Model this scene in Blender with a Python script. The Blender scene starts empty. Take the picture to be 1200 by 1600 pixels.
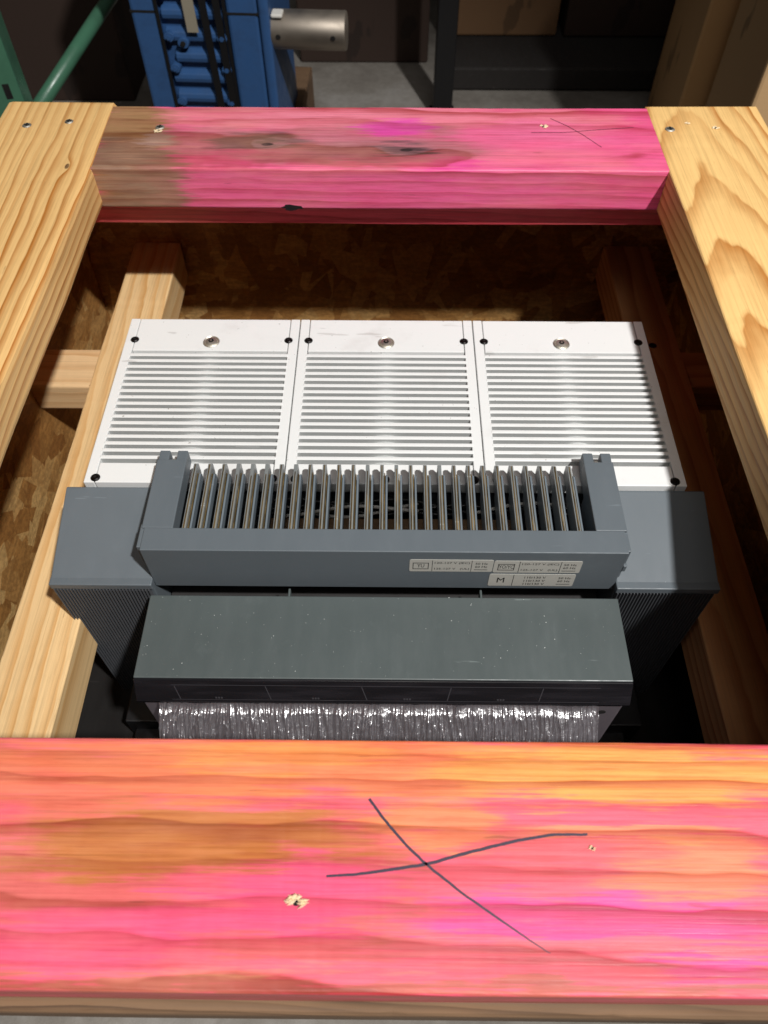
import bpy, bmesh, math, random
from math import radians as R, pi
from mathutils import Vector, Matrix, noise
import numpy as np

# ------------------------------------------------------------------ camera
S = bpy.context.scene
CZ = 0.775
cam_d = bpy.data.cameras.new('camera'); cam = bpy.data.objects.new('camera', cam_d)
S.collection.objects.link(cam); S.camera = cam
PITCH = 54.5; YAW = 0.5; FPX = 1205.0
cam.location = (0, 0, CZ)
cam.rotation_euler = (R(90-PITCH), 0, R(YAW))
cam_d.sensor_fit = 'VERTICAL'; cam_d.sensor_height = 36; cam_d.sensor_width = 27
cam_d.lens = FPX/1600*36
cam_d.clip_start = .01; cam_d.clip_end = 60
cam_d.dof.use_dof = True; cam_d.dof.focus_distance = .44; cam_d.dof.aperture_fstop = 15.0
# ------------------------------------------------------------------ light
W = bpy.data.worlds.new("World"); S.world = W; W.use_nodes = True
W.node_tree.nodes['Background'].inputs[0].default_value = (.9, .85, .8, 1)
W.node_tree.nodes['Background'].inputs[1].default_value = .03
def aim(o, t):
    o.rotation_euler = (Vector(t)-o.location).to_track_quat('-Z', 'Y').to_euler()
L = bpy.data.lights.new('ceiling_lamp', 'SPOT'); L.energy = 214; L.spot_size = R(54); L.spot_blend = .5
L.shadow_soft_size = .045; L.color = (1, .985, .96)
lo = bpy.data.objects.new('ceiling_lamp', L); S.collection.objects.link(lo)
lo.location = (.72, -.50, CZ+1.45); aim(lo, (-.05, .30, .42))
L2 = bpy.data.lights.new('soft_fill', 'AREA'); L2.shape = 'DISK'; L2.size = 1.6; L2.energy = 15; L2.color = (1, .95, .90)  # added overhead fill standing in for ambient light, not a known lamp
l2 = bpy.data.objects.new('soft_fill', L2); S.collection.objects.link(l2)
l2.location = (.1, -.9, 3.6); aim(l2, (0, .4, .4))
S.view_settings.view_transform = 'Standard'; S.view_settings.look = 'None'
S.view_settings.exposure = 0; S.view_settings.gamma = 1
S.render.engine = 'CYCLES'
S.render.resolution_x = 768; S.render.resolution_y = 1024

# ------------------------------------------------------------------ helpers
rng = random.Random(7)
_p, _y = R(PITCH), R(YAW)
_r = Vector((math.cos(_y), math.sin(_y), 0)); _h = Vector((-math.sin(_y), math.cos(_y), 0))
_f = _h*math.cos(_p)+Vector((0, 0, -math.sin(_p))); _u = _h*math.sin(_p)+Vector((0, 0, math.cos(_p)))
def at(px, py, d=None, Y=None):
    """world point seen at photo pixel, on the level plane d below the camera or on the plane Y"""
    v = _r*((px-600)/FPX)+_f+_u*((800-py)/FPX)
    t = (-d/v.z) if d is not None else Y/v.y
    return v*t+Vector((0, 0, CZ))
def D(d): return CZ-d
def lin(r, g, b):
    c = lambda v: ((v/255+.055)/1.055)**2.4 if v > 10 else v/255/12.92
    return (c(r), c(g), c(b), 1)

class MB:
    def __init__(s): s.v = []; s.f = []; s.m = []
    def box(s, x0, x1, y0, y1, z0, z1, m=0):
        n = len(s.v)
        s.v += [(x, y, z) for z in (z0, z1) for y in (y0, y1) for x in (x0, x1)]
        s.f += [tuple(n+i for i in q) for q in ((0, 2, 3, 1), (4, 5, 7, 6), (0, 1, 5, 4), (2, 6, 7, 3), (0, 4, 6, 2), (1, 3, 7, 5))]
        s.m += [m]*6
    def prism(s, pts, a0, a1, axis='x', m=0):
        n = len(s.v); k = len(pts)
        for a in (a0, a1):
            for (p, q) in pts:
                s.v.append({'x': (a, p, q), 'y': (p, a, q), 'z': (p, q, a)}[axis])
        s.f.append(tuple(range(n, n+k))[::-1]); s.f.append(tuple(range(n+k, n+2*k)))
        for i in range(k):
            j = (i+1) % k; s.f.append((n+i, n+j, n+k+j, n+k+i))
        s.m += [m]*(k+2)
    def cyl(s, c, r, h, axis='z', n=20, m=0, r2=None):
        r2 = r if r2 is None else r2; b = len(s.v); c = Vector(c)
        for rr, hh in ((r, 0), (r2, h)):
            for i in range(n):
                a = 2*pi*i/n; p, q = rr*math.cos(a), rr*math.sin(a)
                s.v.append(tuple(c+Vector({'x': (hh, p, q), 'y': (p, hh, q), 'z': (p, q, hh)}[axis])))
        s.f.append(tuple(range(b, b+n))[::-1]); s.f.append(tuple(range(b+n, b+2*n)))
        for i in range(n):
            j = (i+1) % n; s.f.append((b+i, b+j, b+n+j, b+n+i))
        s.m += [m]*(n+2)
    def tube(s, pts, r, n=8, m=0):
        pts = [Vector(p) for p in pts]; b = len(s.v)
        for i, p in enumerate(pts):
            t = (pts[min(i+1, len(pts)-1)]-pts[max(i-1, 0)]).normalized()
            a = t.cross(Vector((0.1, 0.05, 1))).normalized(); c = t.cross(a)
            for k in range(n):
                w = 2*pi*k/n; s.v.append(tuple(p+a*r*math.cos(w)+c*r*math.sin(w)))
        for i in range(len(pts)-1):
            for k in range(n):
                k2 = (k+1) % n
                s.f.append((b+i*n+k, b+i*n+k2, b+(i+1)*n+k2, b+(i+1)*n+k)); s.m.append(m)
        s.f.append(tuple(range(b, b+n))); s.f.append(tuple(range(b+(len(pts)-1)*n, b+len(pts)*n))[::-1]); s.m += [m, m]
    def build(s, name, mats, parent=None, loc=(0, 0, 0), rot=(0, 0, 0), bevel=0, smooth=False, seg=2, label=None):
        me = bpy.data.meshes.new(name); me.from_pydata(s.v, [], s.f); me.update()
        if not isinstance(mats, (list, tuple)): mats = [mats]
        for m in mats: me.materials.append(m)
        for p, m in zip(me.polygons, s.m): p.material_index = m; p.use_smooth = smooth
        bm = bmesh.new(); bm.from_mesh(me); bmesh.ops.recalc_face_normals(bm, faces=bm.faces); bm.to_mesh(me); bm.free()
        return link(name, me, parent, loc, rot, bevel, seg, label)
def link(name, me, parent=None, loc=(0, 0, 0), rot=(0, 0, 0), bevel=0, seg=2, label=None):
    o = bpy.data.objects.new(name, me); S.collection.objects.link(o)
    o.parent = parent; o.location = loc; o.rotation_euler = rot
    if bevel:
        b = o.modifiers.new('bevel', 'BEVEL'); b.width = bevel; b.segments = seg; b.limit_method = 'ANGLE'; b.angle_limit = R(40)
    if label: o['label'] = label
    return o
def thing(name, label, cat, loc=(0, 0, 0), rotz=0, group=None):
    o = bpy.data.objects.new(name, None); S.collection.objects.link(o); o.location = loc; o.rotation_euler = (0, 0, rotz)
    o.empty_display_size = .05
    o['label'] = label; o['category'] = cat
    if group: o['group'] = group
    return o

# ------------------------------------------------------------------ materials
class NT:
    def __init__(s, name):
        s.mat = bpy.data.materials.new(name); s.mat.use_nodes = True; s.t = s.mat.node_tree
        s.b = s.t.nodes['Principled BSDF']; s._obj = None
    def n(s, typ, **kw):
        x = s.t.nodes.new(typ)
        for k, v in kw.items(): setattr(x, k, v)
        return x
    def set(s, sock, v):
        if hasattr(v, 'is_output') or isinstance(v, bpy.types.NodeSocket): s.t.links.new(v, sock)
        else: sock.default_value = v
    def obj(s):
        if s._obj is None: s._obj = s.n('ShaderNodeTexCoord').outputs['Object']
        return s._obj
    def math(s, op, a, b=None, c=None, clamp=False):
        x = s.n('ShaderNodeMath', operation=op, use_clamp=clamp); s.set(x.inputs[0], a)
        if b is not None: s.set(x.inputs[1], b)
        if c is not None: s.set(x.inputs[2], c)
        return x.outputs[0]
    def vmath(s, op, a, b):
        x = s.n('ShaderNodeVectorMath', operation=op); s.set(x.inputs[0], a); s.set(x.inputs[1], b); return x.outputs[0]
    def map(s, v, sc=(1, 1, 1), loc=(0, 0, 0), rot=(0, 0, 0)):
        x = s.n('ShaderNodeMapping'); s.set(x.inputs[0], v); x.inputs['Scale'].default_value = sc
        x.inputs['Location'].default_value = loc; x.inputs['Rotation'].default_value = rot; return x.outputs[0]
    def noise(s, v, sc=5, det=3, rough=.5, dist=0, col=False):
        x = s.n('ShaderNodeTexNoise'); s.set(x.inputs['Vector'], v); x.inputs['Scale'].default_value = sc
        x.inputs['Detail'].default_value = det; x.inputs['Roughness'].default_value = rough; x.inputs['Distortion'].default_value = dist
        return x.outputs['Color' if col else 'Fac']
    def mix(s, f, a, b, bt='MIX'):
        x = s.n('ShaderNodeMix', data_type='RGBA', blend_type=bt); s.set(x.inputs[0], f); s.set(x.inputs[6], a); s.set(x.inputs[7], b)
        return x.outputs[2]
    def ramp(s, f, stops, interp='LINEAR'):
        x = s.n('ShaderNodeValToRGB'); s.set(x.inputs[0], f); cr = x.color_ramp; cr.interpolation = interp
        while len(cr.elements) < len(stops): cr.elements.new(.5)
        for e, (p, c) in zip(cr.elements, stops):
            e.position = p; e.color = c if isinstance(c, tuple) else (c, c, c, 1)
        return x.outputs[0]
    def rng(s, f, a, b, c=0, d=1):
        x = s.n('ShaderNodeMapRange'); x.interpolation_type = 'SMOOTHSTEP'; s.set(x.inputs[0], f)
        for i, v in enumerate((a, b, c, d)): x.inputs[i+1].default_value = v
        return x.outputs[0]
    def bump(s, h, st=.3, dist=.001, prev=None):
        x = s.n('ShaderNodeBump'); s.set(x.inputs['Height'], h); x.inputs['Strength'].default_value = st; x.inputs['Distance'].default_value = dist
        if prev is not None: s.t.links.new(prev, x.inputs['Normal'])
        return x.outputs[0]
    def out(s, col=None, rough=None, normal=None, metal=None, **kw):
        if col is not None: s.set(s.b.inputs['Base Color'], col)
        if rough is not None: s.set(s.b.inputs['Roughness'], rough)
        if metal is not None: s.set(s.b.inputs['Metallic'], metal)
        if normal is not None: s.t.links.new(normal, s.b.inputs['Normal'])
        for k, v in kw.items(): s.set(s.b.inputs[k], v)
        return s.mat

def wood(name, light, dark, py=.03, pz=-.05, ty=0., tz=.03, spacing=.005, warp=.004, blobs=None, knots=(), seed=0., dyebase=None,
         late=.45, rough=.6, dirt=.25, grainpow=.5, wob=(2.2, 9, 9)):
    """solid pine: growth rings round a pith running along local x, plus fibres; blobs are dye or stain patches"""
    t = NT(name); P0 = t.obj(); P = t.map(P0, loc=(seed, seed*.7, seed*.3))
    wv = t.vmath('SUBTRACT', t.noise(t.map(P, wob), 1.0, 3, .55, col=True), (.5, .5, .5))
    wv = t.vmath('MULTIPLY', wv, (0, warp*4, warp*4))
    Q = t.vmath('ADD', P0, wv)
    x = t.n('ShaderNodeSeparateXYZ'); t.set(x.inputs[0], Q); X, Y, Z = x.outputs
    yy = t.math('ADD', t.math('MULTIPLY', X, ty), t.math('SUBTRACT', Y, py))
    zz = t.math('ADD', t.math('MULTIPLY', X, tz), t.math('SUBTRACT', Z, pz))
    r = t.math('SQRT', t.math('ADD', t.math('MULTIPLY', yy, yy), t.math('MULTIPLY', zz, zz)))
    kmask = None
    for (kx, ky, kr) in knots:
        e = t.vmath('MULTIPLY', t.vmath('SUBTRACT', Q, (kx, ky, 0)), (1/(kr*3.2), 1/(kr*1.5), 0))
        d = t.n('ShaderNodeVectorMath', operation='LENGTH'); t.set(d.inputs[0], e); d = d.outputs['Value']
        g = t.math('POWER', 2.718, t.math('MULTIPLY', t.math('MULTIPLY', d, d), -1.))
        r = t.math('ADD', r, t.math('MULTIPLY', g, kr*1.1))
        k1 = t.rng(d, .42, .25)
        kmask = k1 if kmask is None else t.math('MAXIMUM', kmask, k1)
    ph = t.math('ADD', t.math('DIVIDE', r, spacing), t.math('MULTIPLY', t.noise(t.map(P, (1.5, 5, 5)), 6, 3), 1.3))
    fr = t.math('FRACT', ph)
    idn = t.n('ShaderNodeTexWhiteNoise', noise_dimensions='1D'); t.set(idn.inputs['W'], t.math('FLOOR', ph))
    late_f = t.ramp(fr, [(0, 0.25), (.06, 0.), (late, .12), (.86, .85), (.95, 1.), (1., .25)])
    late_f = t.math('MULTIPLY', late_f, t.math('ADD', t.math('MULTIPLY', idn.outputs[0], .55), .5), clamp=True)
    late_f = t.math('MULTIPLY', late_f, t.rng(t.noise(t.map(P, (3.5, 22, 22), loc=(9, 2, 4)), 1, 4, .6), .3, .6, .5, 1.1), clamp=True)
    fib = t.noise(t.map(P, (9, 700, 700)), 1, 3, .6)
    fib2 = t.noise(t.map(P, (40, 2400, 2400)), 1, 2, .6)
    big = t.noise(t.map(P, (3, 12, 12)), 1.5, 4, .6)
    c = t.mix(late_f, light, dark)
    c = t.mix(t.math('MULTIPLY', t.rng(big, .4, .75), dirt), c, tuple(v*.62 for v in dark[:3])+(1,))
    if dyebase:
        base, amt = dyebase
        cols = base
        streak = t.vmath('MULTIPLY', t.vmath('SUBTRACT', t.noise(t.map(P, (14, 260, 260)), 1, 4, .7, col=True), (.5, .5, .5)), (.07, .026, 0))
        for (bx, by, rx, ry, col, st) in blobs or []:
            wn = t.vmath('MULTIPLY', t.vmath('SUBTRACT', t.noise(t.map(P, (10, 32, 32), loc=(bx*9, by*31, 0)), 1, 4, .6, col=True), (.5, .5, .5)), (rx*1.5, ry*1.9, 0))
            wn = t.vmath('ADD', wn, streak)
            e = t.vmath('MULTIPLY', t.vmath('SUBTRACT', t.vmath('ADD', P0, wn), (bx, by, 0)), (1/rx, 1/ry, 0))
            d = t.n('ShaderNodeVectorMath', operation='LENGTH'); t.set(d.inputs[0], e)
            m = t.math('MULTIPLY', t.rng(d.outputs['Value'], 1.1, .62), st)
            cols = t.mix(m, cols, col)
        v = t.mix(t.math('MULTIPLY', late_f, grainpow), (1, 1, 1, 1), (.52, .28, .22, 1))
        dyed = t.mix(1.0, cols, v, 'MULTIPLY')
        mot = t.rng(t.noise(t.map(P, (9, 40, 40), loc=(3, 1, 7)), 1, 6, .7), .35, .7)
        dyed = t.mix(t.math('MULTIPLY', mot, .55), dyed, t.mix(1., dyed, (.96, .62, .66, 1), 'MULTIPLY'))
        bare = t.rng(t.noise(t.map(P, (11, 150, 150)), 1, 4, .7), .60, .74)
        dyed = t.mix(t.math('MULTIPLY', bare, .45), dyed, t.mix(.5, cols, light))
        fine = t.noise(t.map(P, (22, 420, 420)), 1, 4, .7)
        dyed = t.mix(1., dyed, t.ramp(fine, [(.3, (.80, .66, .66, 1)), (.52, (1, 1, 1, 1)), (.75, (1.04, 1.1, 1.08, 1))]), 'MULTIPLY')
        sat = t.rng(t.noise(t.map(P, (5, 16, 16), loc=(1, 8, 2)), 1, 5, .65), .45, .72)
        dyed = t.mix(t.math('MULTIPLY', sat, .35), dyed, t.mix(.55, cols, lin(255, 190, 150)))
        c = t.mix(amt, c, dyed)
    if kmask is not None:
        kn = t.noise(t.map(P, (60, 200, 60)), 1, 3)
        kk = t.math('MULTIPLY', kmask, t.rng(kn, .25, .6, .5, .95))
        c = t.mix(kk, c, lin(70, 40, 28) if not dyebase else lin(52, 42, 42))
    fcol = t.ramp(fib, [(.3, .78), (.5, 1.), (.75, 1.1)])
    c = t.mix(.75, c, t.mix(1., c, fcol, 'MULTIPLY'))
    spk = t.rng(t.noise(t.map(P, (30, 260, 260)), 1, 2, .5), .735, .78)
    c = t.mix(t.math('MULTIPLY', spk, .35), c, lin(90, 50, 25))
    c = t.mix(t.math('MULTIPLY', t.rng(fib2, .62, .72), .2), c, lin(110, 70, 40))
    h = t.math('ADD', t.math('MULTIPLY', fib, .5), t.math('MULTIPLY', late_f, .5))
    nb = t.bump(t.math('ADD', h, t.math('MULTIPLY', fib2, .3)), .4, .0005)
    return t.out(c, t.rng(fib, .3, .7, rough-.08, rough+.12), nb)

PL, PD = lin(238, 200, 142), lin(196, 134, 66)
M = {}
M['pine_left'] = wood('pine_left', lin(240, 196, 130), lin(186, 116, 44), py=-.085, pz=-.05, tz=.012, ty=-.02, spacing=.0058, seed=3, warp=.0020, dirt=.12, wob=(1.5, 6, 6),
                      knots=((.165, -.028, .0032),))
M['pine_right'] = wood('pine_right', lin(248, 203, 132), lin(184, 112, 38), py=.026, pz=-.044, tz=.075, ty=.02, spacing=.0064, seed=8, warp=.0026, dirt=.06, late=.5)
M['pine_joist'] = wood('pine_joist', lin(240, 203, 148), lin(212, 156, 88), py=.06, pz=-.03, tz=.02, spacing=.008, seed=12, warp=.002, dirt=.1)
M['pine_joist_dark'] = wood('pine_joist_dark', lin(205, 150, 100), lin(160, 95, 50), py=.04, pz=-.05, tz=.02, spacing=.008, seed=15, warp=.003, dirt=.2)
M['pine_block'] = wood('pine_block', lin(238, 200, 150), lin(215, 165, 110), py=.09, pz=-.1, tz=.01, spacing=.009, seed=21, warp=.002, dirt=.05)
M['weathered'] = wood('weathered', lin(128, 100, 74), lin(66, 46, 30), py=-.06, pz=-.03, tz=.02, spacing=.0032, seed=31, warp=.006, dirt=.7, rough=.8)

def loc_blobs(lst, cx, cy, d):
    o = []
    for (px, py, wx, wy, col, st) in lst:
        a = at(px, py, d); b = at(px+wx, py, d); c = at(px, py-wy, d)
        o.append((a.x-cx, a.y-cy, abs(b.x-a.x), max(abs(c.y-a.y), .003), lin(*col), st))
    return o
TOPD = .315
FB = (0., .0637)           # centre of front rail top (x, y)
BB = (-.0045, .5787)
OR, PK, MG, BRN = (255, 150, 84), (250, 100, 128), (252, 72, 168), (196, 118, 50)
front_b = [
    (600, 1195, 760, 48, (250, 140, 84), .9), (100, 1215, 260, 60, (238, 118, 84), .8), (950, 1215, 330, 55, (255, 174, 88), .95), (450, 1180, 200, 24, (250, 160, 80), .7),
    (310, 1315, 320, 60, (198, 120, 54), .95), (60, 1400, 240, 42, (205, 100, 78), .6), (1080, 1350, 180, 55, (255, 158, 96), .7),
    (600, 1400, 60, 70, (205, 120, 84), .65), (690, 1290, 120, 40, (250, 165, 70), .6), (870, 1330, 170, 40, (246, 104, 112), .7),
    (500, 1390, 150, 60, (252, 84, 140), .8), (930, 1440, 380, 44, (251, 78, 165), .9), (300, 1440, 330, 40, (252, 84, 140), .8), (450, 1480, 190, 26, (226, 106, 100), .6),
    (80, 1480, 220, 44, (252, 92, 140), .9), (800, 1480, 420, 22, (240, 116, 128), .7), (1130, 1515, 140, 24, (250, 70, 165), .85),
    (380, 1345, 60, 30, (190, 110, 40), .5), (980, 1300, 230, 16, (255, 180, 100), .5), (600, 1545, 900, 12, (196, 110, 84), .75)]
M['front_dye'] = wood('front_dye', lin(240, 180, 110), lin(190, 110, 50), py=-.075, pz=-.075, tz=.008, ty=.02, spacing=.0072, seed=5, warp=.0042,
                      dyebase=(lin(252, 104, 130), .97), blobs=loc_blobs(front_b, *FB, TOPD), grainpow=1., dirt=.1, rough=.45, wob=(3.0, 12, 12))
back_b = [
    (560, 185, 500, 22, (250, 150, 168), .8), (470, 222, 330, 30, (190, 128, 134), .7), (620, 235, 150, 24, (160, 114, 118), .5), (830, 215, 130, 30, (248, 120, 168), .8),
    (620, 200, 60, 14, (240, 72, 190), .8), (900, 240, 120, 26, (250, 110, 160), .7), (700, 256, 60, 8, (248, 60, 170), .7),
    (198, 210, 84, 70, (158, 124, 84), 1.), (215, 262, 90, 24, (150, 120, 98), .9), (190, 240, 80, 26, (150, 130, 112), .8), (400, 222, 90, 15, (112, 90, 96), .85), (418, 222, 20, 10, (60, 56, 62), .7), (625, 232, 46, 12, (90, 76, 84), .8), (640, 233, 14, 7, (60, 50, 60), .7), (245, 220, 26, 14, (190, 180, 176), .6)]
M['back_dye'] = wood('back_dye', lin(225, 150, 110), lin(170, 95, 60), py=-.02, pz=-.09, tz=.01, spacing=.008, seed=9, warp=.003,
                     dyebase=(lin(247, 100, 158), .97), blobs=loc_blobs(back_b, *BB, TOPD), grainpow=.9, dirt=.15, rough=.5,
                     knots=[(at(418, 224, TOPD).x-BB[0], at(418, 224, TOPD).y-BB[1], .0042), (at(635, 233, TOPD).x-BB[0], at(635, 233, TOPD).y-BB[1], .0045)])
M['red_dye'] = wood('red_dye', lin(200, 120, 90), lin(160, 80, 60), dyebase=(lin(252, 92, 110), .97), blobs=[], seed=14, grainpow=.6)

def plastic(name, col, rough=.45, var=.12, bump=.15, fine=1800, spec=.5):
    t = NT(name); P = t.obj()
    a = t.noise(P, 14, 5, .6); c = t.mix(t.math('MULTIPLY', t.rng(a, .3, .75), var), col, tuple(v*.6 for v in col[:3])+(1,))
    scr = t.rng(t.noise(t.map(P, (28, 260, 200), rot=(0, 0, .25)), 1, 3, .5), .70, .735)
    c = t.mix(t.math('MULTIPLY', scr, var*2.2, clamp=True), c, tuple(min(1, v*2+.03) for v in col[:3])+(1,))
    grm = t.rng(t.noise(P, 55, 5, .7), .56, .8); c = t.mix(t.math('MULTIPLY', grm, var*1.6, clamp=True), c, tuple(min(1, v*1.25+.012) for v in col[:3])+(1,))
    sm = t.noise(t.map(P, (30, 6, 30)), 3, 4, .65)
    c = t.mix(t.math('MULTIPLY', t.rng(sm, .6, .8), var*.8), c, tuple(min(1, v*1.5+.02) for v in col[:3])+(1,))
    return t.out(c, t.rng(sm, .3, .7, rough-.06, rough+.1), t.bump(t.noise(P, fine, 2), bump, .0002))
def smudged_white(name):
    t = NT(name); P = t.obj()
    c = lin(236, 237, 236)
    g = t.rng(t.noise(P, 22, 5, .65), .55, .78)
    c = t.mix(t.math('MULTIPLY', g, .28), c, lin(196, 190, 186))
    sc = t.rng(t.noise(t.map(P, (25, 160, 100), rot=(0, 0, .5)), 1, 3, .5), .70, .74)
    c = t.mix(t.math('MULTIPLY', sc, .35), c, lin(160, 155, 150))
    sp = t.rng(t.noise(P, 420, 1, .5), .77, .80)
    c = t.mix(t.math('MULTIPLY', sp, .6), c, lin(120, 112, 105))
    return t.out(c, .38, t.bump(t.noise(P, 900, 2), .12, .0002))
M['white'] = smudged_white('white_plastic')
M['grey'] = plastic('grey_plastic', lin(99, 107, 113), .5)
M['grille'] = plastic('grille_plastic', lin(86, 88, 92), .45)
M['groove_shade'] = plastic('groove_shade_grey', lin(186, 188, 187), .5)  # shade of the grooves put into a greyer plastic
M['grey_cover'] = plastic('grey_cover_plastic', lin(84, 92, 92), .42, var=.25)
M['grey_dark'] = plastic('dark_grey_plastic', lin(70, 72, 78), .5)
M['black'] = plastic('black_plastic', lin(22, 22, 24), .4)
M['inner'] = plastic('inner_plastic', lin(46, 44, 44), .6)
M['brownbox'] = plastic('brown_resin', lin(150, 118, 88), .6)
M['blade'] = plastic('blade_plastic', lin(128, 132, 132), .35, var=.3)
M['blade2'] = plastic('blade_separator', lin(112, 122, 130), .4)
def metal(name, col, rough=.35, var=.3, sc=60):
    t = NT(name); P = t.obj(); a = t.noise(P, sc, 4, .6)
    return t.out(t.mix(t.math('MULTIPLY', a, var), col, tuple(v*.35 for v in col[:3])+(1,)), t.rng(a, .3, .7, rough, rough+.2), t.bump(a, .1, .0005), 1.)
M['brass'] = metal('brass_edge', lin(226, 196, 140), .3)
M['steel'] = metal('zinc_steel', lin(225, 220, 208), .42)
M['darksteel'] = metal('black_screw', lin(52, 50, 50), .35)
M['shaft'] = metal('machined_steel', lin(172, 162, 150), .5, sc=14)
M['hole'] = plastic('dark_hole', lin(14, 10, 8), .9)
def black_window():
    t = NT('smoked_window'); P = t.obj()
    a = t.noise(t.map(P, (20, 200, 200)), 1, 4, .6)
    c = t.mix(t.rng(a, .4, .8), lin(26, 25, 28), lin(40, 38, 42))
    return t.out(c, .16, t.bump(a, .05, .0003))
M['smoked'] = black_window()
M['faint'] = plastic('faint_line', lin(62, 60, 64), .3)
M['flap'] = plastic('taupe_face', lin(118, 110, 116), .4, var=.3)
def film():
    t = NT('clear_film'); P = t.obj()
    nz = t.noise(t.map(P, (420, 420, 90)), 1, 2, .5, .5); nb = t.bump(nz, .5, .0010)
    tr = t.n('ShaderNodeBsdfTransparent'); tr.inputs[0].default_value = (.96, .95, .97, 1)
    def gl(rough, v):
        g = t.n('ShaderNodeBsdfGlossy'); g.inputs['Color'].default_value = (v, v, v*1.02, 1); g.inputs['Roughness'].default_value = rough; t.t.links.new(nb, g.inputs['Normal']); return g.outputs[0]
    def mx(f, a, b):
        m = t.n('ShaderNodeMixShader'); m.inputs[0].default_value = f; t.t.links.new(a, m.inputs[1]); t.t.links.new(b, m.inputs[2]); return m.outputs[0]
    df = t.n('ShaderNodeBsdfDiffuse'); df.inputs[0].default_value = lin(190, 184, 192)
    body = mx(.35, gl(.32, .9), gl(.15, .95)); body = mx(.22, body, df.outputs[0])
    t.t.links.new(mx(.52, tr.outputs[0], body), t.t.nodes['Material Output'].inputs['Surface'])
    return t.mat
M['film'] = film()
def paper(name, col):
    t = NT(name); P = t.obj(); a = t.noise(P, 300, 3)
    return t.out(t.mix(t.math('MULTIPLY', a, .2), col, tuple(v*.7 for v in col[:3])+(1,)), .5)
M['label'] = paper('label_silver', lin(190, 188, 180)); M['ink'] = paper('ink', lin(26, 26, 28))
M['pen'] = paper('marker_ink', lin(62, 52, 70)); M['pencil'] = paper('pencil_line', lin(120, 60, 80))
M['rubber'] = plastic('black_rubber', lin(40, 36, 34), .8, var=.3); M['dust'] = paper('dust', lin(225, 228, 225)); M['wire_white'] = paper('wire_white', lin(225, 222, 215)); M['strapblack'] = paper('strap_black', lin(16, 16, 18))
M['tape'] = paper('tape', lin(150, 142, 125)); M['splinter'] = paper('splinter', lin(242, 220, 182))
def cardboard(name, col):
    t = NT(name); P = t.obj(); a = t.noise(P, 5, 5, .6); b = t.noise(t.map(P, (1, 1, 60)), 6, 2)
    c = t.mix(t.math('MULTIPLY', a, .3), col, tuple(v*.6 for v in col[:3])+(1,))
    s = t.rng(t.noise(t.map(P, (9, 9, 5)), 1.6, 3, .5), .62, .66)
    c = t.mix(t.math('MULTIPLY', s, .6), c, tuple(v*.3 for v in col[:3])+(1,))
    return t.out(c, .8, t.bump(b, .1, .001))
M['card'] = cardboard('cardboard', lin(206, 164, 112)); M['card4'] = cardboard('cardboard_pale', lin(205, 168, 122)); M['card2'] = cardboard('cardboard_dim_shade', lin(128, 96, 66)); M['card3'] = cardboard('cardboard_dark_shade', lin(58, 42, 34))  # dim and dark versions carry the unlit background's shade in their colour
def painted(name, col, rough=.35):
    t = NT(name); P = t.obj(); a = t.noise(P, 18, 5, .65)
    c = t.mix(t.rng(a, .45, .8, 0, .5), col, tuple(v*.45 for v in col[:3])+(1,))
    return t.out(c, t.rng(a, .3, .7, rough, rough+.2), t.bump(t.noise(P, 120, 3), .2, .001))
M['blue'] = painted('blue_paint', lin(50, 86, 134)); M['green'] = painted('green_paint', lin(70, 116, 92), .25)
def concrete():
    t = NT('concrete'); P = t.obj(); a = t.noise(P, 3, 8, .7); b = t.noise(P, 60, 6, .7)
    c = t.ramp(a, [(.3, lin(100, 92, 84)), (.5, lin(150, 144, 136)), (.7, lin(190, 186, 182))])
    c = t.mix(t.math('MULTIPLY', b, .5), c, lin(60, 55, 50))
    w = t.rng(t.noise(P, 25, 2), .72, .75); c = t.mix(t.math('MULTIPLY', w, .6), c, lin(215, 210, 205))
    return t.out(c, .75, t.bump(b, .4, .003))
M['concrete'] = concrete()
def osb_mat():
    t = NT('osb'); at_ = t.n('ShaderNodeAttribute'); at_.attribute_name = 'tone'; f = at_.outputs['Fac']
    P = t.obj(); g = t.noise(t.map(P, (50, 260, 260)), 1, 4, .65); g2 = t.noise(t.map(P, (260, 260, 50)), 1, 4, .65)
    gg = t.math('MULTIPLY', t.math('ADD', g, g2), .5)
    c = t.ramp(f, [(0, lin(156, 106, 54)), (.35, lin(174, 124, 66)), (.7, lin(196, 146, 84)), (1, lin(222, 180, 116))])
    c = t.mix(t.rng(gg, .42, .6, .4, 0), c, lin(84, 50, 24))
    return t.out(c, .55, t.bump(gg, .5, .001))
M['osb'] = osb_mat()

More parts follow.
